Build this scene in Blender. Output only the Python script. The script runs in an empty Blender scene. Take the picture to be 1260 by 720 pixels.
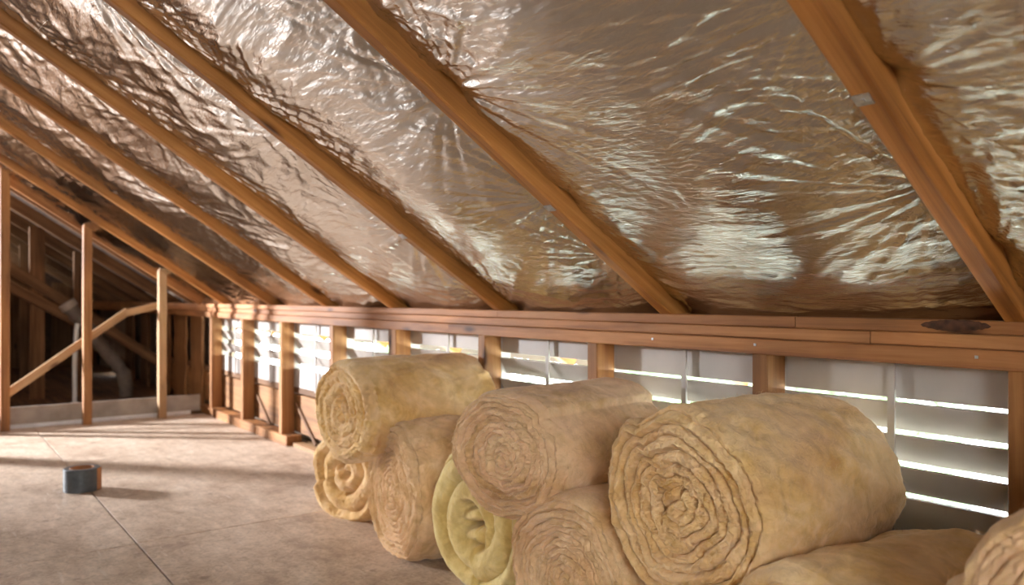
import bpy, math, random
import numpy as np
from mathutils import Matrix, Vector

# ------------------------------------------------------------------ camera, sky, light
SC = bpy.context.scene
COL = SC.collection
EYE = 0.83
YAW = math.radians(36.7)
cam_d = bpy.data.cameras.new('camera')
cam = bpy.data.objects.new('camera', cam_d)
COL.objects.link(cam)
cam.location = (0, 0, EYE)
cam.rotation_euler = (math.radians(90), 0, math.radians(90) - YAW)
cam_d.sensor_width = 36.0
cam_d.lens = 28.0
cam_d.shift_y = 6 / 1260
cam_d.clip_start = 0.02
cam_d.dof.use_dof = True
cam_d.dof.focus_distance = 1.75
cam_d.dof.aperture_fstop = 3.2
SC.camera = cam

world = bpy.data.worlds.new('overcast_sky')
SC.world = world
world.use_nodes = True
bg = world.node_tree.nodes['Background']
bg.inputs['Color'].default_value = (0.86, 0.95, 1.0, 1)
bg.inputs['Strength'].default_value = 38.0

SC.view_settings.view_transform = 'Standard'
SC.view_settings.look = 'None'
SC.view_settings.gamma = 1.0
SC.view_settings.use_curve_mapping = False
SC.view_settings.exposure = -0.22


def area(name, loc, target, sx, sy, energy, color, portal=False):
    d = bpy.data.lights.new(name, 'AREA')
    d.shape = 'RECTANGLE'
    d.size, d.size_y = sx, sy
    d.energy = energy
    d.color = color
    if portal:
        d.cycles.is_portal = True
    o = bpy.data.objects.new(name, d)
    COL.objects.link(o)
    o.location = loc
    o.rotation_euler = (Vector(target) - Vector(loc)).to_track_quat('-Z', 'Y').to_euler()
    return o


# dormer window daylight, plus a warm fill lamp added at the near gable
dl = area('dormer_daylight', (-8.95, -3.30, 1.85), (-4.3, 0.9, 0.1), 0.26, 0.8, 400, (0.95, 0.96, 1.0))
dl.data.spread = math.radians(75)
area('gable_fill', (1.88, -1.0, 1.35), (-2.0, 0.2, 0.6), 0.9, 0.9, 18, (1.0, 0.86, 0.68))

# ------------------------------------------------------------------ measures
WY = 1.65            # room face of the studs
SLOPE = 0.655
PITCH = math.atan(SLOPE)
ZR = 0.785           # underside of the rafters above the studs
RIDGE_Y = -1.0
cP, sP = math.cos(PITCH), math.sin(PITCH)
RNG = random.Random(7)


def zb(y):
    return ZR + SLOPE * (WY - y)


# ------------------------------------------------------------------ noise for shapes
_prm = np.random.RandomState(11).permutation(4096)
_ang = np.random.RandomState(5).rand(4096) * 2 * np.pi
_gx, _gy = np.cos(_ang), np.sin(_ang)


def pn(x, y, seed=0):
    x = np.asarray(x, float) + 1000.37 + seed * 17.13
    y = np.asarray(y, float) + 1000.71 + seed * 5.77
    xi = np.floor(x).astype(int)
    yi = np.floor(y).astype(int)
    fx, fy = x - xi, y - yi

    def g(ix, iy, dx, dy):
        h = _prm[(_prm[ix & 4095] + iy) & 4095]
        return _gx[h] * dx + _gy[h] * dy
    u = fx * fx * fx * (fx * (fx * 6 - 15) + 10)
    v = fy * fy * fy * (fy * (fy * 6 - 15) + 10)
    a = g(xi, yi, fx, fy) * (1 - u) + g(xi + 1, yi, fx - 1, fy) * u
    b = g(xi, yi + 1, fx, fy - 1) * (1 - u) + g(xi + 1, yi + 1, fx - 1, fy - 1) * u
    return (a * (1 - v) + b * v) * 1.5


# ------------------------------------------------------------------ materials
def new_mat(name):
    m = bpy.data.materials.new(name)
    m.use_nodes = True
    nt = m.node_tree
    return m, nt, nt.nodes, nt.links, nt.nodes['Principled BSDF']


def ramp(N, stops):
    r = N.new('ShaderNodeValToRGB')
    e = r.color_ramp.elements
    e[0].position, e[0].color = stops[0][0], (*stops[0][1], 1)
    e[1].position, e[1].color = stops[-1][0], (*stops[-1][1], 1)
    for p, c in stops[1:-1]:
        q = e.new(p)
        q.color = (*c, 1)
    return r


def wood_mat(name, dark, mid, light, rough=0.6, bump=0.25, grain=1.0, gloss=0.35):
    m, nt, N, L, B = new_mat(name)
    tc = N.new('ShaderNodeTexCoord')
    oi = N.new('ShaderNodeObjectInfo')
    off = N.new('ShaderNodeVectorMath'); off.operation = 'MULTIPLY_ADD'
    cmb = N.new('ShaderNodeCombineXYZ')
    for i in range(3):
        L.new(oi.outputs['Random'], cmb.inputs[i])
    off.inputs[1].default_value = (31.0, 17.0, 23.0)
    L.new(cmb.outputs[0], off.inputs[0])
    L.new(tc.outputs['Object'], off.inputs[2])
    mp = N.new('ShaderNodeMapping')
    mp.inputs['Scale'].default_value = (1.3 * grain, 26 * grain, 26 * grain)
    L.new(off.outputs[0], mp.inputs['Vector'])
    n1 = N.new('ShaderNodeTexNoise')
    n1.inputs['Scale'].default_value = 1.0
    n1.inputs['Detail'].default_value = 6
    n1.inputs['Roughness'].default_value = 0.62
    n1.inputs['Distortion'].default_value = 0.6
    L.new(mp.outputs[0], n1.inputs['Vector'])
    rp = ramp(N, [(0.28, dark), (0.5, mid), (0.74, light)])
    L.new(n1.outputs['Fac'], rp.inputs[0])
    n2 = N.new('ShaderNodeTexNoise')
    n2.inputs['Scale'].default_value = 2.3
    n2.inputs['Detail'].default_value = 4
    L.new(off.outputs[0], n2.inputs['Vector'])
    # knots
    mp2 = N.new('ShaderNodeMapping')
    mp2.inputs['Scale'].default_value = (3.2, 11, 11)
    L.new(off.outputs[0], mp2.inputs['Vector'])
    vo = N.new('ShaderNodeTexVoronoi')
    vo.inputs['Scale'].default_value = 1.0
    L.new(mp2.outputs[0], vo.inputs['Vector'])
    kr = ramp(N, [(0.05, (1, 1, 1)), (0.17, (0, 0, 0))])
    L.new(vo.outputs['Distance'], kr.inputs[0])
    hv = N.new('ShaderNodeHueSaturation')
    mr = N.new('ShaderNodeMapRange')
    mr.inputs['To Min'].default_value = 0.72
    mr.inputs['To Max'].default_value = 1.22
    mr.inputs['From Min'].default_value = 0.3
    mr.inputs['From Max'].default_value = 0.7
    L.new(n2.outputs['Fac'], mr.inputs['Value'])
    L.new(mr.outputs[0], hv.inputs['Value'])
    L.new(rp.outputs[0], hv.inputs['Color'])
    mx = N.new('ShaderNodeMix'); mx.data_type = 'RGBA'
    L.new(kr.outputs[0], mx.inputs['Factor'])
    L.new(hv.outputs[0], mx.inputs['A'])
    mx.inputs['B'].default_value = (dark[0] * .45, dark[1] * .4, dark[2] * .4, 1)
    L.new(mx.outputs['Result'], B.inputs['Base Color'])
    B.inputs['Roughness'].default_value = rough
    B.inputs['Specular IOR Level'].default_value = gloss
    bp = N.new('ShaderNodeBump')
    bp.inputs['Strength'].default_value = bump
    bp.inputs['Distance'].default_value = 0.004
    L.new(n1.outputs['Fac'], bp.inputs['Height'])
    L.new(bp.outputs[0], B.inputs['Normal'])
    return m


def plain_mat(name, col, rough=0.6, var=0.12, scale=14, bump=0.15, metallic=0.0):
    m, nt, N, L, B = new_mat(name)
    tc = N.new('ShaderNodeTexCoord')
    n1 = N.new('ShaderNodeTexNoise')
    n1.inputs['Scale'].default_value = scale
    n1.inputs['Detail'].default_value = 5
    L.new(tc.outputs['Object'], n1.inputs['Vector'])
    lo = tuple(max(0, c * (1 - var * 2)) for c in col)
    hi = tuple(min(1, c * (1 + var)) for c in col)
    rp = ramp(N, [(0.3, lo), (0.65, hi)])
    L.new(n1.outputs['Fac'], rp.inputs[0])
    L.new(rp.outputs[0], B.inputs['Base Color'])
    B.inputs['Roughness'].default_value = rough
    B.inputs['Metallic'].default_value = metallic
    if bump:
        bp = N.new('ShaderNodeBump')
        bp.inputs['Strength'].default_value = bump
        bp.inputs['Distance'].default_value = 0.003
        L.new(n1.outputs['Fac'], bp.inputs['Height'])
        L.new(bp.outputs[0], B.inputs['Normal'])
    return m


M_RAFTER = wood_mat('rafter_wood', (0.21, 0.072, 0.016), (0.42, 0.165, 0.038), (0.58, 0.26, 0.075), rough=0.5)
M_STUD = wood_mat('stud_wood', (0.16, 0.060, 0.018), (0.32, 0.135, 0.042), (0.46, 0.22, 0.075), rough=0.6)
M_PLATE = wood_mat('plate_wood', (0.17, 0.062, 0.020), (0.38, 0.155, 0.052), (0.54, 0.255, 0.10), rough=0.6)
M_PALEWOOD = wood_mat('pale_wood', (0.24, 0.125, 0.055), (0.42, 0.25, 0.125), (0.55, 0.36, 0.20), rough=0.65)
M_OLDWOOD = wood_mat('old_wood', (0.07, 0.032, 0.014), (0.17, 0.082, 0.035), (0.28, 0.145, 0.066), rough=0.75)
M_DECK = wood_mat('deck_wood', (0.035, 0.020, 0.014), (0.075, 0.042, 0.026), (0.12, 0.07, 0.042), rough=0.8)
M_SIDING = wood_mat('siding_wood', (0.13, 0.055, 0.02), (0.30, 0.14, 0.05), (0.42, 0.21, 0.085), rough=0.65)
M_WANE_VOID = plain_mat('wane_void', (0.075, 0.026, 0.011), 0.8, 0.3, 60, 0.6)
M_SLAT = plain_mat('louvre_white', (0.44, 0.40, 0.37), 0.5, 0.06, 7, 0.05)
M_WALL = plain_mat('painted_board', (0.34, 0.25, 0.18), 0.8, 0.1, 3, 0.1)
M_BASE = plain_mat('grey_board', (0.36, 0.31, 0.27), 0.7, 0.14, 9, 0.1)
M_METAL = plain_mat('galvanised', (0.55, 0.57, 0.60), 0.38, 0.15, 60, 0.1, 0.9)
M_GLOW_STRIP = plain_mat('glow_pale_metal', (0.74, 0.77, 0.82), 0.35, 0.06, 20, 0.05, 0.5)
M_PIPE = plain_mat('grey_plastic', (0.55, 0.58, 0.60), 0.45, 0.05, 9, 0.0)
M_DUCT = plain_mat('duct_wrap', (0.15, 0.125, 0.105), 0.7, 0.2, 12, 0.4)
M_TAPE = plain_mat('grey_tape', (0.075, 0.085, 0.095), 0.36, 0.15, 40, 0.1)
M_CARD = plain_mat('brown_card', (0.36, 0.16, 0.065), 0.75, 0.1, 30, 0.1)
M_LAWN = plain_mat('lawn', (0.58, 0.60, 0.51), 0.9, 0.25, 1.5, 0.2)
M_LEAF = plain_mat('leaf', (0.22, 0.34, 0.16), 0.6, 0.35, 3, 0.0)
M_TRUNK = plain_mat('trunk_bark', (0.10, 0.07, 0.05), 0.9, 0.3, 12, 0.5)
M_GLASS, _nt, _N, _L, _B = new_mat('window_glass')
_B.inputs['Transmission Weight'].default_value = 1.0
_B.inputs['Roughness'].default_value = 0.0
_B.inputs['IOR'].default_value = 1.02


def foil_mat():
    m, nt, N, L, B = new_mat('crinkled_foil')
    tc = N.new('ShaderNodeTexCoord')
    mp = N.new('ShaderNodeMapping')
    mp.inputs['Scale'].default_value = (8, 34, 20)
    L.new(tc.outputs['Object'], mp.inputs['Vector'])
    n1 = N.new('ShaderNodeTexNoise')
    n1.inputs['Scale'].default_value = 3.6
    n1.inputs['Detail'].default_value = 5
    n1.inputs['Roughness'].default_value = 0.55
    n1.inputs['Distortion'].default_value = 0.8
    L.new(mp.outputs[0], n1.inputs['Vector'])
    bp = N.new('ShaderNodeBump')
    bp.inputs['Strength'].default_value = 0.55
    bp.inputs['Distance'].default_value = 0.004
    L.new(n1.outputs['Fac'], bp.inputs['Height'])
    L.new(bp.outputs[0], B.inputs['Normal'])
    n2 = N.new('ShaderNodeTexNoise')
    n2.inputs['Scale'].default_value = 4.0
    n2.inputs['Detail'].default_value = 4
    L.new(tc.outputs['Object'], n2.inputs['Vector'])
    rr = N.new('ShaderNodeMapRange')
    rr.inputs['From Min'].default_value = 0.3
    rr.inputs['From Max'].default_value = 0.7
    rr.inputs['To Min'].default_value = 0.085
    rr.inputs['To Max'].default_value = 0.17
    L.new(n2.outputs['Fac'], rr.inputs['Value'])
    L.new(rr.outputs[0], B.inputs['Roughness'])
    B.inputs['Metallic'].default_value = 1.0
    B.inputs['Base Color'].default_value = (0.64, 0.615, 0.575, 1)
    return m


def floor_mat():
    m, nt, N, L, B = new_mat('floor_sheet')
    tc = N.new('ShaderNodeTexCoord')
    oi = N.new('ShaderNodeObjectInfo')
    ad = N.new('ShaderNodeVectorMath'); ad.operation = 'ADD'
    mu = N.new('ShaderNodeMath'); mu.operation = 'MULTIPLY'; mu.inputs[1].default_value = 40
    L.new(oi.outputs['Random'], mu.inputs[0])
    L.new(tc.outputs['Object'], ad.inputs[0]); L.new(mu.outputs[0], ad.inputs[1])
    n1 = N.new('ShaderNodeTexNoise'); n1.inputs['Scale'].default_value = 5
    n1.inputs['Detail'].default_value = 8; n1.inputs['Roughness'].default_value = 0.68
    n1.inputs['Distortion'].default_value = 0.5
    L.new(ad.outputs[0], n1.inputs['Vector'])
    mp = N.new('ShaderNodeMapping'); mp.inputs['Scale'].default_value = (6, 22, 6)
    L.new(ad.outputs[0], mp.inputs['Vector'])
    n2 = N.new('ShaderNodeTexNoise'); n2.inputs['Scale'].default_value = 1.2
    n2.inputs['Detail'].default_value = 5
    L.new(mp.outputs[0], n2.inputs['Vector'])
    r1 = ramp(N, [(0.30, (0.36, 0.25, 0.18)), (0.48, (0.55, 0.425, 0.325)), (0.70, (0.68, 0.555, 0.455))])
    L.new(n1.outputs['Fac'], r1.inputs[0])
    r2 = ramp(N, [(0.3, (0.75, 0.70, 0.66)), (0.62, (1, 1, 1))])
    L.new(n2.outputs['Fac'], r2.inputs[0])
    mx = N.new('ShaderNodeMix'); mx.data_type = 'RGBA'; mx.blend_type = 'MULTIPLY'
    mx.inputs['Factor'].default_value = 0.8
    L.new(r1.outputs[0], mx.inputs['A']); L.new(r2.outputs[0], mx.inputs['B'])
    # scattered small dark stains
    n3 = N.new('ShaderNodeTexNoise'); n3.inputs['Scale'].default_value = 16
    n3.inputs['Detail'].default_value = 3
    L.new(ad.outputs[0], n3.inputs['Vector'])
    r3 = ramp(N, [(0.67, (0, 0, 0)), (0.74, (1, 1, 1))])
    L.new(n3.outputs['Fac'], r3.inputs[0])
    m2 = N.new('ShaderNodeMix'); m2.data_type = 'RGBA'
    sc = N.new('ShaderNodeMath'); sc.operation = 'MULTIPLY'; sc.inputs[1].default_value = 0.55
    L.new(r3.outputs[0], sc.inputs[0]); L.new(sc.outputs[0], m2.inputs['Factor'])
    L.new(mx.outputs['Result'], m2.inputs['A'])
    m2.inputs['B'].default_value = (0.16, 0.10, 0.07, 1)
    L.new(m2.outputs['Result'], B.inputs['Base Color'])
    # pale scuffs and fine chip texture
    n4 = N.new('ShaderNodeTexNoise'); n4.inputs['Scale'].default_value = 42
    n4.inputs['Detail'].default_value = 4; n4.inputs['Distortion'].default_value = 1.5
    L.new(ad.outputs[0], n4.inputs['Vector'])
    r4 = ramp(N, [(0.32, (0.72, 0.70, 0.68)), (0.5, (1, 1, 1)), (0.70, (1.2, 1.2, 1.2))])
    L.new(n4.outputs['Fac'], r4.inputs[0])
    m3 = N.new('ShaderNodeMix'); m3.data_type = 'RGBA'; m3.blend_type = 'MULTIPLY'
    m3.inputs['Factor'].default_value = 0.8
    L.new(m2.outputs['Result'], m3.inputs['A']); L.new(r4.outputs[0], m3.inputs['B'])
    mp5 = N.new('ShaderNodeMapping'); mp5.inputs['Scale'].default_value = (3, 30, 3)
    mp5.inputs['Rotation'].default_value = (0, 0, 0.9)
    L.new(ad.outputs[0], mp5.inputs['Vector'])
    n5 = N.new('ShaderNodeTexNoise'); n5.inputs['Scale'].default_value = 2.0; n5.inputs['Detail'].default_value = 3
    L.new(mp5.outputs[0], n5.inputs['Vector'])
    r5 = ramp(N, [(0.64, (0, 0, 0)), (0.74, (0.5, 0.5, 0.5))])
    L.new(n5.outputs['Fac'], r5.inputs[0])
    m4 = N.new('ShaderNodeMix'); m4.data_type = 'RGBA'
    L.new(r5.outputs[0], m4.inputs['Factor']); L.new(m3.outputs['Result'], m4.inputs['A'])
    m4.inputs['B'].default_value = (0.70, 0.62, 0.55, 1)
    L.new(m4.outputs['Result'], B.inputs['Base Color'])
    B.inputs['Roughness'].default_value = 0.5
    bp = N.new('ShaderNodeBump'); bp.inputs['Strength'].default_value = 0.25
    bp.inputs['Distance'].default_value = 0.004
    L.new(n1.outputs['Fac'], bp.inputs['Height']); L.new(bp.outputs[0], B.inputs['Normal'])
    return m


def batt_mat(name, cols, pink):
    """glass-wool: cols = (dark, mid, light); the attribute tint shifts single layers towards pink"""
    m, nt, N, L, B = new_mat(name)
    tc = N.new('ShaderNodeTexCoord')
    oi = N.new('ShaderNodeObjectInfo')
    ad = N.new('ShaderNodeVectorMath'); ad.operation = 'ADD'
    L.new(tc.outputs['Object'], ad.inputs[0]); L.new(oi.outputs['Location'], ad.inputs[1])
    n1 = N.new('ShaderNodeTexNoise'); n1.inputs['Scale'].default_value = 7
    n1.inputs['Detail'].default_value = 7; n1.inputs['Roughness'].default_value = 0.6
    n1.inputs['Distortion'].default_value = 0.7
    L.new(ad.outputs[0], n1.inputs['Vector'])
    r1 = ramp(N, [(0.30, cols[0]), (0.47, cols[1]), (0.66, cols[2])])
    L.new(n1.outputs['Fac'], r1.inputs[0])
    nv = N.new('ShaderNodeTexNoise'); nv.inputs['Scale'].default_value = 13
    nv.inputs['Detail'].default_value = 6; nv.inputs['Distortion'].default_value = 2.2
    L.new(ad.outputs[0], nv.inputs['Vector'])
    rv = ramp(N, [(0.36, (0.70, 0.60, 0.46)), (0.5, (1, 1, 1)), (0.64, (1.22, 1.26, 1.34))])
    L.new(nv.outputs['Fac'], rv.inputs[0])
    mv = N.new('ShaderNodeMix'); mv.data_type = 'RGBA'; mv.blend_type = 'MULTIPLY'
    mv.inputs['Factor'].default_value = 0.38
    L.new(r1.outputs[0], mv.inputs['A']); L.new(rv.outputs[0], mv.inputs['B'])
    at = N.new('ShaderNodeAttribute'); at.attribute_name = 'tint'
    mx = N.new('ShaderNodeMix'); mx.data_type = 'RGBA'
    L.new(at.outputs['Fac'], mx.inputs['Factor'])
    L.new(mv.outputs['Result'], mx.inputs['A'])
    mx.inputs['B'].default_value = (*pink, 1)
    L.new(mx.outputs['Result'], B.inputs['Base Color'])
    B.inputs['Roughness'].default_value = 0.95
    B.inputs['Specular IOR Level'].default_value = 0.1
    B.inputs['Sheen Weight'].default_value = 0.25
    B.inputs['Sheen Roughness'].default_value = 0.6
    n2 = N.new('ShaderNodeTexNoise'); n2.inputs['Scale'].default_value = 55
    n2.inputs['Detail'].default_value = 8; n2.inputs['Roughness'].default_value = 0.65
    n2.inputs['Distortion'].default_value = 1.2
    L.new(tc.outputs['Object'], n2.inputs['Vector'])
    bp = N.new('ShaderNodeBump'); bp.inputs['Strength'].default_value = 0.6
    bp.inputs['Distance'].default_value = 0.007
    hs = N.new('ShaderNodeMath'); hs.operation = 'MULTIPLY_ADD'; hs.inputs[1].default_value = 0.5
    L.new(nv.outputs['Fac'], hs.inputs[0]); L.new(n2.outputs['Fac'], hs.inputs[2])
    L.new(hs.outputs[0], bp.inputs['Height']); L.new(bp.outputs[0], B.inputs['Normal'])
    return m


M_FOIL = foil_mat()
M_FLOOR = floor_mat()
M_BATT = batt_mat('glass_wool', ((0.50, 0.245, 0.06), (0.69, 0.42, 0.145), (0.84, 0.60, 0.31)), (0.86, 0.60, 0.38))
M_BATTY = batt_mat('yellow_wool', ((0.62, 0.42, 0.13), (0.74, 0.555, 0.215), (0.82, 0.66, 0.31)), (0.80, 0.60, 0.26))
M_BATTP = batt_mat('pinkish_wool', ((0.52, 0.28, 0.10), (0.71, 0.45, 0.215), (0.84, 0.60, 0.36)), (0.90, 0.58, 0.36))


# ------------------------------------------------------------------ object helpers
def link(name, me, mat=None, parent=None):
    o = bpy.data.objects.new(name, me)
    COL.objects.link(o)
    if mat is not None and me is not None and not me.materials:
        me.materials.append(mat)
    if parent is not None:
        o.parent = parent
    return o


def tag(o, label=None, cat=None, group=None, kind=None):
    if label: o['label'] = label
    if cat: o['category'] = cat
    if group: o['group'] = group
    if kind: o['kind'] = kind
    return o


def empty(name, loc=(0, 0, 0), rz=0.0):
    o = bpy.data.objects.new(name, None)
    COL.objects.link(o)
    o.location = loc
    o.rotation_euler = (0, 0, rz)
    o.empty_display_size = 0.05
    return o


def mesh(name, v, f, smooth=False):
    me = bpy.data.meshes.new(name)
    me.from_pydata([tuple(p) for p in v], [], f)
    me.update()
    if smooth:
        me.polygons.foreach_set('use_smooth', [True] * len(me.polygons))
    return me


def grid_mesh(name, P, wrap=False, smooth=True):
    """P: (n, m, 3) array of points"""
    n, m = P.shape[:2]
    idx = np.arange(n * m).reshape(n, m)
    if wrap:
        idx = np.concatenate([idx, idx[:, :1]], 1)
    q = np.stack([idx[:-1, :-1], idx[:-1, 1:], idx[1:, 1:], idx[1:, :-1]], -1).reshape(-1, 4)
    return quads(name, P.reshape(-1, 3), q, smooth)


def quads(name, V, Q, smooth=True):
    me = bpy.data.meshes.new(name)
    me.vertices.add(len(V))
    me.vertices.foreach_set('co', np.ascontiguousarray(V, dtype=np.float32).ravel())
    me.loops.add(len(Q) * 4)
    me.loops.foreach_set('vertex_index', np.ascontiguousarray(Q, dtype=np.int32).ravel())
    me.polygons.add(len(Q))
    me.polygons.foreach_set('loop_start', np.arange(0, len(Q) * 4, 4, dtype=np.int32))
    me.polygons.foreach_set('use_smooth', np.full(len(Q), smooth))
    me.update(calc_edges=True)
    me.validate()
    return me


def bar_mesh(name, L, w, h, c=0.003, jit=0.0, seed=0, n=1):
    """timber bar: length along local +X from 0, centred in Y, from 0 up in Z; chamfered, slightly wavy"""
    r = random.Random(seed)
    prof = [(-w / 2 + c, 0), (w / 2 - c, 0), (w / 2, c), (w / 2, h - c), (w / 2 - c, h), (-w / 2 + c, h), (-w / 2, h - c), (-w / 2, c)]
    v, f = [], []
    for i in range(n + 1):
        x = L * i / n
        dy, dz = (r.uniform(-jit, jit), r.uniform(-jit, jit)) if jit else (0, 0)
        for (y, z) in prof:
            v.append((x, y + dy + (r.uniform(-jit, jit) * .4 if jit else 0), z + dz + (r.uniform(-jit, jit) * .4 if jit else 0)))
    for i in range(n):
        for k in range(8):
            a, b = i * 8 + k, i * 8 + (k + 1) % 8
            f.append((a, b, b + 8, a + 8))
    f.append(tuple(range(7, -1, -1)))
    f.append(tuple(n * 8 + k for k in range(8)))
    return mesh(name, v, f)


_seed = [0]


def bar(name, p0, p1, w, h, mat, parent=None, up=(0, 0, 1), jit=0.0, n=1, c=0.003):
    """bar from p0 to p1; w = width across, h = depth along 'up', p0/p1 on the middle of its lower face"""
    p0, p1, up = Vector(p0), Vector(p1), Vector(up)
    d = p1 - p0
    x = d.normalized()
    y = up.cross(x).normalized()
    z = x.cross(y)
    _seed[0] += 1
    me = bar_mesh(name, d.length, w, h, c, jit, _seed[0], n)
    o = link(name, me, mat, parent)
    M = Matrix((x, y, z)).transposed().to_4x4()
    M.translation = p0
    if parent is not None:
        o.matrix_local = Matrix.Translation(parent.location).inverted() @ M
    else:
        o.matrix_local = M
    return o


def box_mesh(name, x0, x1, y0, y1, z0, z1):
    v = [(x, y, z) for z in (z0, z1) for y in (y0, y1) for x in (x0, x1)]
    f = [(0, 2, 3, 1), (4, 5, 7, 6), (0, 1, 5, 4), (2, 6, 7, 3), (0, 4, 6, 2), (1, 3, 7, 5)]
    return mesh(name, v, f)


def boxes_mesh(name, L):
    v, f = [], []
    for (x0, x1, y0, y1, z0, z1) in L:
        b = len(v)
        v += [(x, y, z) for z in (z0, z1) for y in (y0, y1) for x in (x0, x1)]
        f += [tuple(b + i for i in q) for q in [(0, 2, 3, 1), (4, 5, 7, 6), (0, 1, 5, 4), (2, 6, 7, 3), (0, 4, 6, 2), (1, 3, 7, 5)]]
    return mesh(name, v, f)


def struct(o):
    o['kind'] = 'structure'
    return o


# ------------------------------------------------------------------ floor
X_FAR, X_NEAR = -11.0, 2.0
floor = struct(link('floor', box_mesh('floor', X_FAR, X_NEAR, -3.4, 1.84, -0.20, -0.018), M_OLDWOOD))


def sheet(x0, x1, y0, y1, dz=0.0):
    g = 0.0032
    w, d = x1 - x0 - 2 * g, y1 - y0 - 2 * g
    c = 0.0006
    v = [(0, 0, -.018), (w, 0, -.018), (w, d, -.018), (0, d, -.018),
         (0, 0, -c), (w, 0, -c), (w, d, -c), (0, d, -c),
         (c, c, 0), (w - c, c, 0), (w - c, d - c, 0), (c, d - c, 0)]
    f = [(3, 2, 1, 0), (0, 1, 5, 4), (1, 2, 6, 5), (2, 3, 7, 6), (3, 0, 4, 7),
         (4, 5, 9, 8), (5, 6, 10, 9), (6, 7, 11, 10), (7, 4, 8, 11), (8, 9, 10, 11)]
    o = link('floor_sheet', mesh('floor_sheet', v, f), M_FLOOR, floor)
    o.location = (x0 + g, y0 + g, dz)
    return o


for (x0, x1) in ((-5.9, -5.3), (-5.3, -2.915), (-2.915, -0.50), (-0.50, 2.0)):
    sheet(x0, x1, 0.59, 1.84)
for (x0, x1) in ((-5.9, -5.28), (-5.28, -2.90), (-2.90, -0.48), (-0.48, 2.0)):
    sheet(x0, x1, -0.61, 0.59, 0.0012)
for (x0, x1) in ((-5.9, -4.1), (-4.1, -1.7), (-1.7, 0.7), (0.7, 2.0)):
    sheet(x0, x1, -1.81, -0.61)
    sheet(x0, x1, -3.4, -1.81)
for k in range(8):   # rough old boards of the bay beyond the partition
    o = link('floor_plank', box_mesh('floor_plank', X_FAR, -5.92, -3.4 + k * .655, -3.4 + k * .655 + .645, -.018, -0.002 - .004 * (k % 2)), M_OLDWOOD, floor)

# ------------------------------------------------------------------ roof: deck, rafters, foil
def slope_slab(x0, x1, ya, yb, off0, off1, side=1):
    """slab that follows the roof pitch between ya (low) and yb (ridge); offsets measured square to the rafters"""
    v = []
    for off in (off0, off1):
        for x in (x0, x1):
            for y in (ya, yb):
                yy = y if side > 0 else 2 * RIDGE_Y - y
                v.append((x, yy, zb(y) + off / cP))
    f = [(0, 1, 3, 2), (4, 6, 7, 5), (0, 4, 5, 1), (2, 3, 7, 6), (0, 2, 6, 4), (1, 5, 7, 3)]
    return v, f


def slabs(name, L):
    V, F = [], []
    for a in L:
        v, f = slope_slab(*a)
        b = len(V)
        V += v
        F += [tuple(b + i for i in q) for q in f]
    return mesh(name, V, F)


LOWY = 2.35
DX0, DX1 = -10.4, -7.9        # dormer on the other slope
ceiling = struct(link('ceiling', slabs('ceiling', [
    (X_FAR, X_NEAR, LOWY, RIDGE_Y, 0.17, 0.21),
    (X_FAR, DX0, LOWY, RIDGE_Y, 0.17, 0.21, -1),
    (DX1, X_NEAR, LOWY, RIDGE_Y, 0.17, 0.21, -1)]), M_DECK))

RX = [1.02, 0.19, -0.656, -1.531, -2.327, -3.126, -3.826, -4.613, -5.505]
RW = 0.042
FARX = [-6.30, -7.10, -7.90, -8.70, -9.50, -10.30]
RDEP = 0.085


def rafter(x, mat, yl=1.99, w=RW, dep=RDEP):
    return bar('rafter', (x + w / 2, yl, zb(yl)), (x + w / 2, RIDGE_Y, zb(RIDGE_Y)), w, dep, mat, ceiling,
               up=(0, sP, cP), jit=0.0012, n=14, c=0.004)


rafters = [rafter(x, M_RAFTER) for x in RX]
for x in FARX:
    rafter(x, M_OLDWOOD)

for x in (-7.2, -6.0, -4.8, -3.6, -2.4, -1.2, 0.0, 1.2):      # other slope
    yl = 1.9
    bar('rafter', (x, 2 * RIDGE_Y - yl, zb(yl)), (x, RIDGE_Y, zb(RIDGE_Y)), RW, RDEP, M_RAFTER, ceiling, up=(0, -sP, cP))
bar('ridge_board', (X_FAR, RIDGE_Y, zb(RIDGE_Y) + .02), (X_NEAR, RIDGE_Y, zb(RIDGE_Y) + .02), 0.04, 0.16, M_RAFTER, ceiling)


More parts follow.
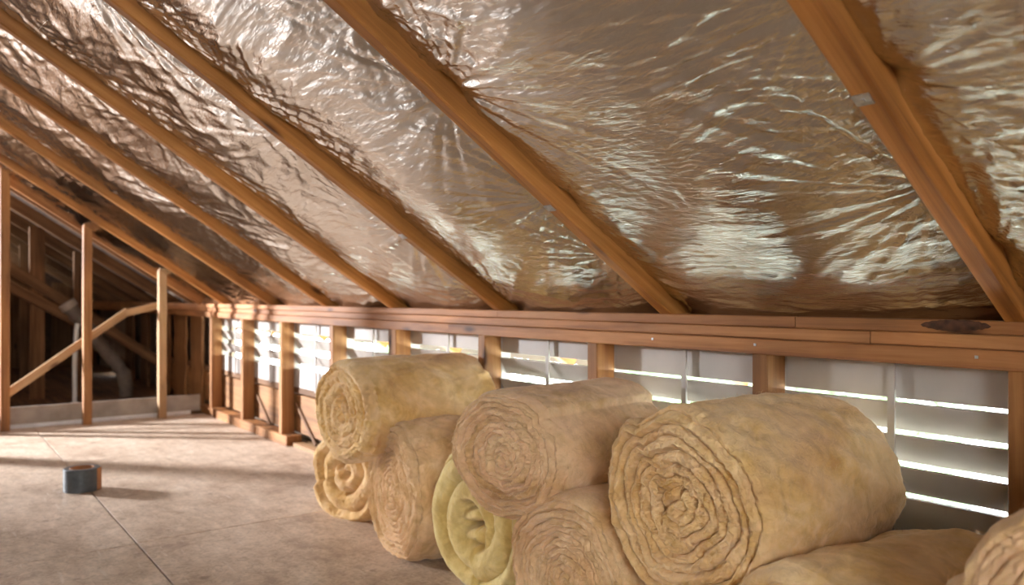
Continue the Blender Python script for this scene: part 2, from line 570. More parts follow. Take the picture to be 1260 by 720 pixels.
def foil_sheet(x0, x1, seed, sag=0.022, ds=0.0075, dx=0.0085, s0=-0.22, s1=2.35, wr=1.0, base=0.043):
    """crinkled foil stapled between two rafters; s runs up the slope from the wall"""
    W = x1 - x0
    nx, ns = int(W / dx) + 1, int((s1 - s0) / ds) + 1
    u, s = np.meshgrid(np.linspace(0, W, nx), np.linspace(s0, s1, ns))
    e = np.clip(np.sin(np.pi * u / W), 0, 1)
    r = random.Random(seed)
    sd = seed * 3
    # slack billow
    off = base - sag * e ** 0.8 * (1.0 + 0.7 * pn(u * 1.1, s * 1.3, sd)) + 0.014 * pn(u * 2.4, s * 2.2, sd + 1) * (0.3 + e)
    ws = s + 0.09 * pn(u * 2.0, s * 1.7, sd + 2) + 0.035 * pn(u * 5, s * 5, sd + 3)
    wu = u + 0.05 * pn(u * 3, s * 3, sd + 4)
    mask = np.clip(0.62 + 1.1 * pn(u * 2.3, s * 1.6, sd + 5), 0.12, 1.7)
    cre = 0.0021 * pn(wu * 7, ws * 48, sd + 6) + 0.0012 * pn(wu * 15, ws * 100, sd + 7)
    off += wr * cre * mask
    # sharp folds
    fold = 1 - np.abs(pn(wu * 3.2, ws * 9, sd + 8)) * 2.2
    off -= wr * 0.0045 * np.clip(fold, 0, 1) ** 3 * np.clip(0.4 + 1.5 * pn(u * 1.9, s * 2.1, sd + 9), 0, 1)
    crm = 1 - np.abs(pn(u * 13, s * 13, sd + 10)) * 2.0
    off += wr * 0.0016 * np.clip(crm, 0, 1) ** 2 * np.clip(0.2 + 2.0 * pn(u * 2.7, s * 2.4, sd + 11), 0, 1.3)
    # fans of creases pulled from the staples
    for edge in (0.0, W):
        t = s0 + r.uniform(0, .2)
        while t < s1:
            du, dt = (u - edge), (s - t)
            d = np.sqrt(du * du + dt * dt) + 1e-4
            th = np.arctan2(dt, np.abs(du))
            fan = pn(th * r.uniform(4.5, 8), d * 2.5, sd + int(t * 50)) + 0.5 * pn(th * 15, d * 3, sd + 40 + int(t * 50))
            off += wr * fan * 0.0085 * (d / 0.10) * np.exp(-d / r.uniform(0.07, 0.16))
            off += 0.014 * np.exp(-(d / 0.035) ** 2)
            t += r.uniform(0.22, 0.5)
    x = x0 + u
    y = WY - s * cP + off * sP
    z = ZR + s * sP + off * cP
    o = link('foil_sheet', grid_mesh('foil_sheet', np.stack([x, y, z], -1)[:, ::-1]), M_FOIL, ceiling)
    return o


for i in range(len(RX) - 1):
    hi, lo = RX[i], RX[i + 1]
    near = i < 6
    foil_sheet(lo + RW - .006, hi + .006, 20 + i, sag=(0.042 if i in (1, 2, 3) else 0.032),
               ds=0.005 if i in (1, 2, 3) else 0.0075, dx=0.006 if i in (1, 2, 3) else 0.0085)
    # upper course of foil, lapped over the lower one
    foil_sheet(lo + RW - .006, hi + .006, 60 + i, ds=0.02, dx=0.02, s0=2.31, s1=(WY - RIDGE_Y) / cP, base=0.052)
foil_sheet(FARX[0] + RW, RX[-1] + .006, 90, ds=0.012, dx=0.012, wr=1.4, sag=.03)
V, F = slope_slab(DX1 + .05, X_NEAR, 1.98, RIDGE_Y, 0.155, 0.157, -1)
link('foil_sheet', mesh('foil_sheet', V, F), M_FOIL, ceiling)

# galvanised clips under three rafters
def clip(x, y, side=0.0):
    me = boxes_mesh('metal_clip', [(-.012, .014, -.011, .011, -.0022, .0004), (-.0135, -.0112, -.009, .009, -.0022, .022), (-.003, .003, -.003, .003, -.0042, -.002)])
    o = link('metal_clip', me, M_METAL, ceiling)
    o.matrix_local = Matrix.Translation((x + .016, y, zb(y))) @ Matrix.Rotation(-PITCH, 4, 'X')
    return o


clip(-0.656, 1.13)
clip(-1.531, 1.245)
clip(-2.327, 1.275)

# ------------------------------------------------------------------ wall on the right: studs, plates, siding
SY1 = WY + 0.075
wall = struct(link('wall_right', boxes_mesh('wall_right', [
    (-9.42, X_NEAR, 1.81, 1.84, -0.2, 0.33), (X_FAR, -9.72, 1.81, 1.84, -0.2, 0.33), (-9.72, -9.42, 1.81, 1.84, -0.2, 0.0), (-9.72, -9.42, 1.81, 1.84, 0.075, 0.33), (X_FAR, X_NEAR, 1.81, 1.84, 0.69, 0.92),
    (X_FAR, -9.72, 1.81, 1.84, 0.33, 0.69), (-9.42, -5.80, 1.81, 1.84, 0.33, 0.69), (-9.72, -9.42, 1.81, 1.84, 0.41, 0.69), (-0.62, X_NEAR, 1.73, 1.84, 0.33, 0.69)]), M_WALL))
# three stacked plates, each of boards butted end to end
for (z0, z1, y0, cuts) in ((0.691, 0.7285, WY - .004, (X_FAR, -8.2, -5.9, -2.62, -0.15, X_NEAR)),
                           (0.7295, 0.758, WY + .006, (X_FAR, -7.4, -4.1, -0.92, X_NEAR)),
                           (0.7585, 0.785, WY - .001, (X_FAR, -8.9, -5.2, -2.30, -1.10, X_NEAR))):
    for a, b in zip(cuts[:-1], cuts[1:]):
        bar('top_plate', (a, y0 + .045, z0), (b - .002, y0 + .045, z0), 0.09, z1 - z0, M_PLATE, wall, jit=0.0008, n=max(2, int((b - a) / .2)), c=0.0025)
STUDS = [-5.787, -5.115, -4.442, -3.746, -3.096, -2.424, -1.828, -1.223, -0.648, -0.06]
for i, x in enumerate(STUDS):
    bar('stud', (x + .0225, WY + .0375, 0.0), (x + .0225, WY + .0375, 0.70), 0.045, 0.075, M_STUD, wall, up=(0, 1, 0), jit=0.0006, n=4).location.y -= .0375
bar('stud', (-3.125, WY + .012, 0.0), (-3.125, WY + .012, 0.70), 0.04, 0.063, M_OLDWOOD, wall, up=(0, 1, 0))
bar('sill_plate', (-5.98, WY + .035, 0), (-4.30, WY + .035, 0), 0.09, 0.055, M_STUD, wall, jit=.001, n=6)
for a, b in ((-7.3, -4.43), (-4.428, -1.9), (-1.898, 0.2)):      # siding boards under the louvres
    bar('siding_board', (a, 1.745, 0.06), (b - .003, 1.745, 0.06), 0.022, 0.215, M_SIDING, wall, jit=.0006, n=4)
    bar('window_ledge', (a, 1.757, 0.285), (b - .003, 1.757, 0.285), 0.06, 0.035, M_OLDWOOD, wall)
for x in (-5.115, -4.442, -3.746):
    bar('diagonal_strap', (x + .06, WY + .078, 0.215), (x + .34, WY + .078, 0.02), 0.012, 0.022, M_OLDWOOD, wall)
bar('blocking_board', (-4.28, 1.72, 0), (-3.0, 1.72, 0), 0.10, 0.022, M_PALEWOOD, wall)
# waney edge beside the last rafter; dark brown stands in for its shaded void
n = 24
v, f = [], []
for i in range(n + 1):
    t = i / n
    prof = math.sin(math.pi * t) ** 0.55
    x = -0.81 + 0.135 * t
    jit = RNG.uniform(-.0012, .0012)
    for k in range(7):
        a = math.pi * k / 6
        v.append((x, WY - .001 - 0.004 * prof * math.sin(a), 0.7745 + 0.0115 * prof * math.cos(a) + jit))
for i in range(n):
    for k in range(6):
        a = i * 7 + k
        f.append((a, a + 1, a + 8, a + 7))
link('waney_edge', mesh('waney_edge', v, f, True), M_WANE_VOID, wall)
# nail heads in the plate
for x in (-1.55, -1.21, -0.70):
    link('nail_head', box_mesh('nail_head', x - .003, x + .003, WY - .0062, WY - .003, .711, .717), M_METAL, wall)

# ------------------------------------------------------------------ louvred windows between the studs
def louvre(k, x0, x1, kind):
    z0, z1, y = 0.315, 0.70, 1.738
    root = struct(empty('window_%d' % k, ((x0 + x1) / 2, y, z0)))
    w = (x1 - x0) / 2 + .02

    def part(name, a, b, c_, d, e, g, rx=0.0):
        cx, cy, cz = (a + b) / 2, (c_ + d) / 2, (e + g) / 2
        me = bar_mesh(name, b - a, d - c_, g - e, 0.0018)
        o = link(name, me, M_SLAT, root)
        o.matrix_local = Matrix.Translation((a, cy, cz)) @ Matrix.Rotation(rx, 4, 'X') @ Matrix.Translation((0, 0, -(g - e) / 2))
        return o
    if kind == 'fine':
        gaps = [0.604, 0.533, 0.464, 0.396]; gh = 0.0075; tilt = math.radians(25)
    elif kind == 'open':
        gaps = [0.618, 0.54, 0.462]; gh = 0.018; tilt = math.radians(26)
    elif kind == 'wide':
        gaps = [0.60, 0.50, 0.42]; gh = 0.048; tilt = math.radians(26)
    else:
        gaps = [0.612, 0.524, 0.436]; gh = 0.026; tilt = math.radians(26)
    top, bot = gaps[0] + gh / 2, gaps[-1] - gh / 2
    part('top_rail', -w, w, -.009, .009, top - z0, z1 - z0)
    part('bottom_rail', -w, w, -.009, .009, 0, bot - z0)
    for a, b in zip(gaps[:-1], gaps[1:]):
        zm, hh = (a + b) / 2 - z0, (a - b - gh) / 2 / math.cos(tilt)
        part('slat', -w, w, -.0035, .0035, zm - hh, zm + hh, tilt)
    part('side_rail', -w, -w + .018, -.012, .03, 0, z1 - z0)
    part('side_rail', w - .018, w, -.012, .03, 0, z1 - z0)
    part('mullion', -.008 + .01, .008 + .01, -.030, -.023, 0, z1 - z0)
    return root


for i in range(len(STUDS) - 2):
    louvre(i + 1, STUDS[i] + .045, STUDS[i + 1], 'fine' if i >= 6 else ('wide' if i in (3,) else ('open' if i > 3 else 'far')))

# ------------------------------------------------------------------ partition and dark bay at the far end
part_wall = struct(link('wall_partition', boxes_mesh('wall_partition', [(-5.99, -5.955, -3.4, 1.64, -.018, 0.03)]), M_OLDWOOD))
PX = -5.865
for y in (0.43, 0.885, 1.345, 0.24, -0.54, -0.62, -1.4, -2.2):
    top = min(zb(y), zb(2 * RIDGE_Y - y)) + 0.09
    bar('post', (PX, y, -.0), (PX, y, top), 0.05, 0.058, M_PALEWOOD if y > 1 else M_STUD, part_wall, up=(1, 0, 0), jit=.0008, n=6)
bar('base_board', (-5.925, 0.2, 0.02), (-5.925, 1.62, 0.02), 0.018, 0.115, M_BASE, part_wall)
bar('glow_strip', (-5.905, 0.2, 0.0), (-5.905, 1.55, 0.0), 0.022, 0.026, M_GLOW_STRIP, part_wall)  # pale strip whose bluish white stands in for glow from a base gap
bar('diagonal_brace', (-5.925, 0.40, 0.155), (-5.925, 1.16, 0.715), 0.022, 0.05, M_PALEWOOD, part_wall)
bar('diagonal_brace', (-5.925, 1.14, 0.70), (-5.925, 1.40, 0.765), 0.022, 0.045, M_PALEWOOD, part_wall)
bar('ledger', (-5.935, 0.0, zb(0.0) - .03), (-5.935, 1.62, zb(1.62) - .03), 0.035, 0.10, M_STUD, part_wall, up=(0, sP, cP))

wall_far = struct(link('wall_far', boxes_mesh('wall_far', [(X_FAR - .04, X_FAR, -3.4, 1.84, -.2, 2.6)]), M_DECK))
for k in range(6):
    y = 1.66 - .27 * k
    if k in (2,):
        continue
    bar('wall_plank', (X_FAR + .012, y, 0), (X_FAR + .012, y, zb(y) + .05), 0.22, 0.02, M_OLDWOOD, wall_far, up=(1, 0, 0))
for k, x in enumerate((-6.35, -6.85, -7.4, -8.1, -8.8)):
    bar('wall_plank', (x, WY + .06, 0), (x, WY + .06, 0.70), 0.30 + .05 * (k % 3), 0.022, M_SIDING if k < 3 else M_OLDWOOD, wall, up=(0, 1, 0), jit=.006, n=8)


def truss(x, ys, label, mat, chord):
    root = empty('roof_truss', (x, 0.6, 0))
    tag(root, label, 'truss')
    for y, w in ys:
        bar('truss_post', (x, y, -.004), (x, y, zb(y) + .05), w, 0.05, mat, root, up=(1, 0, 0))
    for (ya, za, yb_, zb_) in chord:
        bar('truss_web', (x + .05, ya, za), (x + .05, yb_, zb_), 0.04, 0.085, mat, root)
    return root


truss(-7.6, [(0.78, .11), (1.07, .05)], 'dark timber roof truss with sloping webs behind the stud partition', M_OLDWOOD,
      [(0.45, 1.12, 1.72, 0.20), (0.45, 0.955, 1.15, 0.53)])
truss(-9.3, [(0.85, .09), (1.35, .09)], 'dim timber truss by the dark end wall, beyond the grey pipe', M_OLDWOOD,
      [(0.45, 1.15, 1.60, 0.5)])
light_block = struct(link('wall_light_block', boxes_mesh('wall_light_block', [(X_FAR, -6.7, 0.27, 0.30, -.2, 1.15)]), M_DECK))  # unseen wall added to keep dormer light out of the far bay

# grey vent pipe and wrapped duct
def tube_mesh(name, pts, rad, n=16, wob=0.0):
    pts = [Vector(p) for p in pts]
    P = np.zeros((len(pts), n, 3))
    r = random.Random(3)
    for i, p in enumerate(pts):
        a = pts[max(0, i - 1)]
        b = pts[min(len(pts) - 1, i + 1)]
        t = (b - a).normalized()
        ref = Vector((1, 0, 0)) if abs(t.x) < .8 else Vector((0, 0, 1))
        s_ = t.cross(ref).normalized()
        q = t.cross(s_)
        rr = rad[i] if isinstance(rad, (list, tuple)) else rad
        for k in range(n):
            an = 2 * math.pi * k / n
            P[i, k] = p + (s_ * math.cos(an) + q * math.sin(an)) * (rr + r.uniform(-wob, wob))
    return grid_mesh(name, P, wrap=True)


pipe = empty('vent_pipe', (-6.86, 0.955, 0))
tag(pipe, 'thin grey plastic pipe standing upright behind the diagonal brace', 'pipe')
link('pipe', tube_mesh('pipe', [(0, 0, -.004), (0, 0, .30), (0.0, .012, .58), (0, .02, .63)], 0.017), M_PIPE, pipe)
link('pipe_collar', tube_mesh('pipe_collar', [(0, 0, -.004), (0, 0, .03), (0, 0, .035)], [0.030, 0.030, 0.018]), M_PIPE, pipe)
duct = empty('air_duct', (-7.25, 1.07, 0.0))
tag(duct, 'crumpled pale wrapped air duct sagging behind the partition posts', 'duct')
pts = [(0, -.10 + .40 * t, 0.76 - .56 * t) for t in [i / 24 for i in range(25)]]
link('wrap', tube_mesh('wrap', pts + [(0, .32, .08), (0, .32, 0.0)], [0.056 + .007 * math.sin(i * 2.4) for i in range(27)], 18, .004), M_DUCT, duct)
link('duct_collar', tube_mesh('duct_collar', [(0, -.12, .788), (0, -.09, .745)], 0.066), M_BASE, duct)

# ------------------------------------------------------------------ the other side of the attic (behind the camera)
wall_back = struct(link('wall_back', boxes_mesh('wall_back', [
    (X_FAR, DX0, -3.44, -3.40, -.2, 1.05), (DX1, X_NEAR, -3.44, -3.40, -.2, 1.05),
    (DX0, DX1, -3.44, -3.40, -.2, 0.95), (DX0, DX1, -3.44, -3.40, 2.22, 2.52),
    (DX0, DX0 + .2, -3.44, -3.40, 0.95, 2.22), (DX1 - .2, DX1, -3.44, -3.40, 0.95, 2.22),
    (DX0 - .03, DX1 + .03, -3.6, -1.0, 2.50, 2.56)]), M_WALL))
for x in (DX0 - .03, DX1):       # triangular dormer cheeks above the roof slope
    tri = [(-3.44, 0.95), (-3.44, 2.52), (-1.04, 2.52)]
    link('dormer_cheek', mesh('dormer_cheek', [(x, a, b) for a, b in tri] + [(x + .03, a, b) for a, b in tri],
         [(0, 2, 1), (3, 4, 5), (0, 1, 4, 3), (1, 2, 5, 4), (2, 0, 3, 5)]), M_WALL, wall_back)
dw = struct(empty('window_20', ((DX0 + DX1) / 2, -3.42, 0.95)))
hw = (DX1 - DX0) / 2 - .2
link('window_frame', boxes_mesh('window_frame', [(-hw, hw, -.03, .03, 0, .05), (-hw, hw, -.03, .03, 1.22, 1.27), (-hw, -hw + .05, -.03, .03, .05, 1.22), (hw - .05, hw, -.03, .03, .05, 1.22), (-.02, .02, -.02, .02, .05, 1.22)]), M_SLAT, dw)
wall_near = struct(link('wall_near', boxes_mesh('wall_near', [
    (X_NEAR, X_NEAR + .04, -3.44, 1.84, -.2, 0.85), (X_NEAR, X_NEAR + .04, -3.44, 1.84, 1.85, 2.75),
    (X_NEAR, X_NEAR + .04, -3.44, -1.5, 0.85, 1.85), (X_NEAR, X_NEAR + .04, -0.5, 1.84, 0.85, 1.85)]), M_WALL))
nw = struct(empty('window_21', (X_NEAR, -1.0, 0.85)))  # window added in the unseen gable to go with the fill lamp
link('window_frame', boxes_mesh('window_frame', [(-.03, .03, -.5, .5, 0, .05), (-.03, .03, -.5, .5, .95, 1.0), (-.03, .03, -.5, -.45, .05, .95), (-.03, .03, .45, .5, .05, .95), (-.02, .02, -.02, .02, .05, .95)]), M_SLAT, nw)

# ------------------------------------------------------------------ insulation rolls
def add_tint(me, t):
    a = me.attributes.new('tint', 'FLOAT', 'POINT')
    a.data.foreach_set('value', np.ascontiguousarray(t, dtype=np.float32).ravel())


def make_roll(label, c, ang, rx, rz, L, turns, seed, mat, nth=300, nr=84, nl=60, groove=0.012, rag=0.010, crumple=0.5,
              th0=2.2, flat=0.86, tint=0.35, pits=(), hole=None, flap=0.0, barrel=0.03, lump=0.045, squash=0.0, step=1.0, fibres=1500, lam=1.0):
    """rolled glass-wool blanket; c = centre of its front end, axis runs along local +Y"""
    root = empty('insulation_roll', (c[0], c[1], c[2] - rz * flat), math.radians(ang))
    tag(root, label, 'insulation roll', 'rolls of insulation stacked along the louvred wall')
    zc = rz * flat
    th = np.linspace(0, 2 * np.pi, nth, endpoint=False)
    cs, sn = np.cos(th), np.sin(th)
    sd = seed * 7

    def outer(th, y):
        """outer radius (rx, rz applied later) with the step where the blanket ends"""
        f = np.mod((th - th0) / (2 * np.pi), 1.0)
        pit = step / turns
        st = np.where(f < 0.985, f, 0.985 * (1 - (f - 0.985) / 0.015))
        R = 1.0 + pit * 0.8 * (0.45 - st)
        R = R + lump * pn(np.cos(th) * 1.4 + 3, np.sin(th) * 1.4 + y * 5, sd) + lump * .45 * pn(np.cos(th) * 4, np.sin(th) * 4 + y * 11, sd + 1)
        R = R + 0.012 * pn(np.cos(th) * 9 + y * 9, np.sin(th) * 9 - y * 6, sd + 2)
        return R

    def place(R, th, y, k=1.0):
        x = rx * R * np.cos(th)
        z = rz * R * np.sin(th)
        lim = -rz * flat
        z = np.where(z < lim, lim + (z - lim) * 0.03, z)
        x = x * (1 + squash * np.clip(-z / rz, 0, 1) * k)
        return x, z
    # ---- front end: spiral of layers
    rho = np.linspace(0.0, 1.0, nr) ** 0.85
    T, RH = np.meshgrid(th, rho)
    Ro = outer(T, np.zeros_like(T))
    xx, zz = RH * np.cos(T), RH * np.sin(T)
    wr = crumple * (pn(xx * 2.6, zz * 2.6, sd + 3) * 0.9 + pn(xx * 6, zz * 6, sd + 4) * 0.45) * (1.15 - RH) ** 0.8
    phi = RH * turns - (T - th0) / (2 * np.pi) + wr
    lay = np.floor(phi)
    fr = phi - lay
    prof = np.clip(np.sin(np.pi * fr), 0, 1) ** 0.5
    prof = np.where(prof > 0, prof, 0)
    dep = groove * (1 - prof)
    lo = pn(lay * 3.71 + .5, np.cos(T) * 1.2 + 2, sd + 5) + .6 * pn(lay * 1.37 + 40, np.sin(T) * 1.6, sd + 6)
    dep = dep - rag * lo * np.clip(RH * 3, 0, 1)
    # laminations inside a layer and small tufts
    dep = dep + lam * 0.0013 * np.sin(phi * 2 * np.pi * 2.0 + 3 * pn(xx * 4, zz * 4, sd + 7)) * (RH > .05)
    dep = dep + lam * (0.0030 * pn(xx * 17, zz * 17, sd + 8) + 0.0020 * pn(xx * 38, zz * 38, sd + 9))
    dep = dep + crumple * 0.010 * pn(xx * 7, zz * 7, sd + 10) * np.clip(1.1 - RH * 1.5, 0, 1)
    for (px, pz, pr, pd) in pits:
        dep = dep + pd * np.exp(-(((xx - px) ** 2 + (zz - pz) ** 2) / pr ** 2) ** 1.5)
    if hole:
        hx, hz, hr, hd = hole
        q = np.sqrt(((xx - hx) / hr) ** 2 + ((zz - hz) / (hr * 1.05)) ** 2)
        lz = zz - hz + 0.02 - 0.05 * np.sin(xx * 5)                    # two folded tongues meet inside
        lob = np.abs(np.abs(lz) - hr * .5) / (hr * .5)
        inner = hd * (0.25 + 0.75 * np.clip(lob, 0, 1) ** 3) + hd * 0.6 * np.clip((xx - hx) / hr - .1, 0, 1) ** 1.5
        wgt = 1 / (1 + np.exp(np.clip((q - 1) * 22, -40, 40)))
        dep = dep * (1 - wgt) + inner * wgt
    edge = 0.028 * np.clip((RH - .86) / .14, 0, 1) ** 2.2
    y = dep + edge
    y = y - y[-1:, :] * 0 
    kx, kz = place(Ro * RH, T, 0)
    # keep the flattened foot consistent towards the middle
    P = np.stack([kx, y, kz + zc], -1)
    me = grid_mesh('spiral_end', P[:, ::-1], wrap=True)
    o1 = link('spiral_end', me, mat, root)
    tl = np.clip(0.5 + 0.9 * pn(lay * 2.13, np.cos(T) * .8, sd + 11) + .5 * pn(xx * 5, zz * 5, sd + 12), 0, 1) * tint
    add_tint(me, tl[:, ::-1])
    # ---- outside
    yy = np.concatenate([np.linspace(0, 1, nl)])
    T2, Y2 = np.meshgrid(th, yy)
    ylin = Y2 * L
    R2 = outer(T2, ylin)
    prof2 = 1 + barrel * np.sin(np.pi * np.clip(Y2, 0, 1)) - 0.07 * np.clip((Y2 - .90) / .12, 0, 1) ** 2.5
    R2 = R2 * prof2
    # continue exactly from the rim of the end
    k = np.clip(Y2 / 0.10, 0, 1)
    R2 = R2 * k + (1 - k) * outer(T2, np.zeros_like(T2)) * (1 + .012 * np.sin(np.pi * k))
    cT, sT = np.cos(T2), np.sin(T2)
    fine = 0.014 * pn(cT * 3 + 9, sT * 3 + ylin * 15, sd + 13) + 0.006 * pn(cT * 8 + ylin * 20, sT * 8 + ylin * 26, sd + 14) + 0.003 * pn(cT * 20 + ylin * 30, sT * 20 + ylin * 55, sd + 16)
    fine = fine - 0.010 * np.clip(1 - np.abs(pn(cT * 2.2 + ylin * 6, sT * 2.2 - ylin * 7, sd + 17)) * 6, 0, 1) ** 2
    R2 = R2 * (1 + fine * k)
    x2, z2 = place(R2, T2, ylin)
    rim = P[-1, :, 1]
    ypos = ylin * (1 - rim[None, :] / L * (1 - Y2)) + rim[None, :] * (1 - Y2)
    P2 = np.stack([x2, ypos, z2 + zc], -1)
    x0, z0 = P[-1, :, 0], P[-1, :, 2]
    P2[0, :, 0], P2[0, :, 2] = x0, z0
    # back cap rings
    caps = []
    for q in (0.93, 0.7, 0.4, 0.12, 0.0):
        xc, zcap = place(R2[-1] * q, th, L)
        caps.append(np.stack([xc, np.full(nth, L + 0.02 * (1 - q)), zcap + zc], -1))
    P3 = np.concatenate([P2, np.stack(caps)], 0)
    me = grid_mesh('outer_layer', P3[:, ::-1], wrap=True)
    o2 = link('outer_layer', me, mat, root)
    TT, YY = np.meshgrid(th, np.arange(P3.shape[0]) / P3.shape[0])
    add_tint(me, (np.clip(0.35 + 0.9 * pn(np.cos(TT) * 2 + YY * 2, np.sin(TT) * 2 + YY * 3, sd + 15), 0, 1) * tint)[:, ::-1])
    # ---- loose fibres on the skin
    if fibres:
        rs = np.random.RandomState(seed)
        ii = rs.randint(1, nl - 1, fibres)
        jj = rs.randint(0, nth, fibres)
        p = P2[ii, jj]
        nrm = np.stack([np.cos(th[jj]) / rx, np.zeros(fibres), np.sin(th[jj]) / rz], -1)
        nrm /= np.linalg.norm(nrm, axis=1, keepdims=True)
        nf = fibres // 2
        ri = rs.randint(nr // 6, nr, nf)
        rj = rs.randint(0, nth, nf)
        p = np.concatenate([p, P[ri, rj]])
        nrm = np.concatenate([nrm, np.tile((0, -1.0, 0), (nf, 1))])
        nn = fibres + nf
        tg = rs.normal(size=(nn, 3))
        tg -= (tg * nrm).sum(1, keepdims=True) * nrm
        tg /= np.linalg.norm(tg, axis=1, keepdims=True)
        ln = rs.uniform(0.006, 0.022, (nn, 1))
        lift = rs.uniform(0.05, 0.5, (nn, 1))
        sdv = np.cross(tg, nrm) * rs.uniform(0.00018, 0.0004, (nn, 1))
        a = p - nrm * .001
        b = p + tg * ln * .5 + nrm * ln * lift * .55
        cc = p + tg * ln + nrm * ln * lift * rs.uniform(-.1, 1.1, (nn, 1))
        Vt = np.stack([a - sdv, a + sdv, b + sdv, b - sdv, cc + sdv * .4, cc - sdv * .4], 1).reshape(-1, 3)
        bi = np.arange(nn)[:, None] * 6
        Q = np.concatenate([bi + np.array([[0, 1, 2, 3]]), bi + np.array([[3, 2, 4, 5]])])
        me = quads('loose_fibres', Vt, Q)
        add_tint(me, np.full(len(Vt), tint))
        o3 = link('loose_fibres', me, mat, root)
        o3['kind'] = 'stuff'
    return root


# bottom row, from the partition towards the near gable
make_roll('small lumpy roll on the floor with a dark slit in its end, nearest the partition', (-2.765, 1.27, 0.172), 18, .200, .185, .36, 3.0, 1, M_BATT,
          nth=240, nr=80, groove=.022, rag=.006, crumple=.10, lam=.6, step=.6, pits=((-.12, .16, .10, .06), (.02, -.02, .09, .05), (.12, -.34, .07, .03)), th0=3.6, flat=.93, lump=.06, fibres=900)
make_roll('tall oval pinkish-beige roll on the floor beside the pale yellow roll', (-2.275, 1.21, 0.205), -2, .192, .220, .42, 12, 2, M_BATTP,
          nth=280, nr=120, groove=.014, rag=.009, crumple=.5, th0=5.2, flat=.93, squash=.05, fibres=1100)
make_roll('pale yellow open-coiled roll of thick blanket with a hollow centre, on the floor', (-1.868, 1.235, 0.198), 4, .208, .212, .38, 2.8, 3, M_BATTY,
          nth=300, nr=100, groove=.032, rag=.004, crumple=.04, lam=.35, th0=4.9, flat=.93, tint=.2, hole=(0.0, -.04, .29, .10), lump=.025, step=.6, fibres=700)
make_roll('beige tightly wavy roll on the floor beside the pale yellow roll, half under two rolls', (-1.385, 1.18, 0.178), 4, .205, .192, .45, 11, 4, M_BATTP,
          nr=120, groove=.016, rag=.012, crumple=.9, th0=1.0, flat=.93)
make_roll('flattened rough roll on the floor, under the largest roll and near the last stud', (-0.745, 1.12, 0.190), -2, .215, .205, .49, 7, 5, M_BATT,
          groove=.012, lump=.06, th0=2.6, flat=.93)
make_roll('roll on the floor under the pink-edged roll beside the last stud', (-0.02, 1.12, 0.18), 0, .20, .193, .46, 7, 6, M_BATT, flat=.93, nth=200, nr=60, fibres=600)
# upper row
make_roll('smooth long yellowish roll with small dark pits in its end, atop the small lumpy roll', (-2.485, 1.13, 0.440), 4, .197, .178, .53, 4.2, 7, M_BATT,
          nth=300, pits=((.02, .42, .05, .06), (.04, .28, .055, .06), (-.03, .17, .065, .07), (.06, -.10, .07, .07), (-.08, .62, .04, .03)),
          groove=.013, rag=.006, crumple=.16, th0=5.6, flat=.97, lump=.03, step=.6, fibres=1300)
make_roll('roll with a pinkish crumpled end, resting on the pale yellow roll', (-1.605, 1.16, 0.430), 9, .200, .162, .48, 10, 8, M_BATTP,
          nth=360, nr=140, groove=.018, rag=.014, crumple=.9, th0=0.9, flat=.97, tint=.6, fibres=2000)
make_roll('largest fluffy beige roll with a flap over its edge, in front of the louvres', (-1.040, 1.17, 0.424), 0, .208, .196, .48, 8.5, 9, M_BATT,
          nth=440, nr=160, nl=100, groove=.017, rag=.014, crumple=.75, th0=2.35, flat=.97, tint=.4, step=1.25, lump=.055, fibres=4200,
          pits=((.0, .18, .05, .03), (.22, .10, .05, .03), (-.2, -.05, .05, .025)))
make_roll('pink-edged roll stacked beside the largest roll, against the last stud', (-0.310, 1.06, 0.428), 0, .186, .184, .50, 9, 10, M_BATTP,
          nr=110, groove=.010, rag=.003, crumple=.3, th0=3.0, flat=.97, tint=.5)

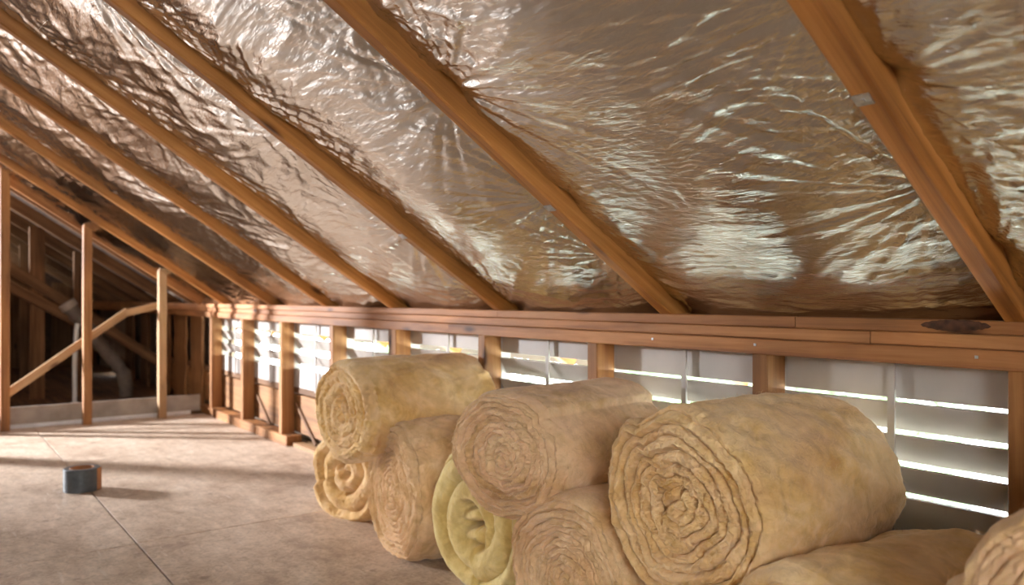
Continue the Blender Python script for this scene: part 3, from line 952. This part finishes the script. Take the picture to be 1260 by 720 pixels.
# ------------------------------------------------------------------ roll of tape on the floor
def tape(loc, rz):
    root = empty('tape_roll', loc, rz)
    tag(root, 'roll of dark grey tape with brown cardboard core lying on the floor sheets', 'tape roll')
    n = 48
    R, r2, r1, h = .072, .050, .045, .098

    def ring(name, ro, ri, z0, z1, mat):
        prof = [(ri, z0), (ro - .003, z0), (ro, z0 + .003), (ro, z1 - .003), (ro - .003, z1), (ri, z1), (ri, z0)]
        P = np.array([[(a * math.cos(2 * math.pi * k / n), a * math.sin(2 * math.pi * k / n), z) for k in range(n)] for a, z in prof])
        me = grid_mesh(name, P, wrap=True, smooth=False)
        return link(name, me, mat, root)
    ring('tape_winding', R, r2, 0, h, M_TAPE)
    ring('cardboard_core', r2, r1, 0, h + .001, M_CARD)
    # loose end of the tape standing off the winding
    v, f = [], []
    for i in range(9):
        a = 0.95 + i * .065
        rr = R + .0008 + .0035 * (i / 8) ** 2
        for z in (.002, h - .002):
            v.append((rr * math.cos(a), rr * math.sin(a), z))
    for i in range(8):
        f.append((2 * i, 2 * i + 2, 2 * i + 3, 2 * i + 1))
    me = mesh('loose_end', v, f)
    o = link('loose_end', me, M_CARD, root)
    sm = o.modifiers.new('thickness', 'SOLIDIFY'); sm.thickness = .0012
    return root


tape((-3.86, 0.565, -0.001), math.radians(-10))

# ------------------------------------------------------------------ outside
lawn = struct(link('ground', box_mesh('ground', -30, 20, -30, 30, -3.3, -3.0), M_LAWN))


def tree(loc, h, rad, seed, label):
    root = empty('tree', loc)
    tag(root, label, 'tree', 'trees outside the louvres')
    rs = np.random.RandomState(seed)
    link('trunk', tube_mesh('trunk', [(0, 0, 0), (.05, .02, h * .4), (0, .05, h * .8)], [.13, .10, .05], 10), M_TRUNK, root)
    n = 900
    d = rs.normal(size=(n, 3)); d /= np.linalg.norm(d, axis=1, keepdims=True)
    p = d * (rs.rand(n, 1) ** .45) * np.array([rad, rad, rad * .9]) + np.array([0, 0, h * .8])
    a = rs.normal(size=(n, 3)); a /= np.linalg.norm(a, axis=1, keepdims=True)
    b = np.cross(a, rs.normal(size=(n, 3))); b /= np.linalg.norm(b, axis=1, keepdims=True)
    l, w = rs.uniform(.10, .18, (n, 1)), rs.uniform(.035, .06, (n, 1))
    V = np.stack([p - a * l, p + b * w, p + a * l, p - b * w], 1).reshape(-1, 3)
    o = link('foliage', quads('foliage', V, np.arange(n * 4).reshape(-1, 4), False), M_LEAF, root)
    o['kind'] = 'stuff'


for i, (x, y, h, r_, lb) in enumerate((
        (-3.2, 5.0, 3.9, 1.2, 'leafy tree outside the louvres behind the smooth long yellowish roll'),
        (-9.5, 6.0, 4.2, 1.5, 'large leafy tree outside the louvres next to the partition'),
        (0.6, 5.0, 3.6, 1.1, 'small leafy tree outside the louvres behind the largest fluffy roll'),
        (-6.0, 6.5, 4.0, 1.3, 'leafy tree outside the louvres over the sill plate'))):
    tree((x, y, -3.02), h, r_, i + 1, lb)
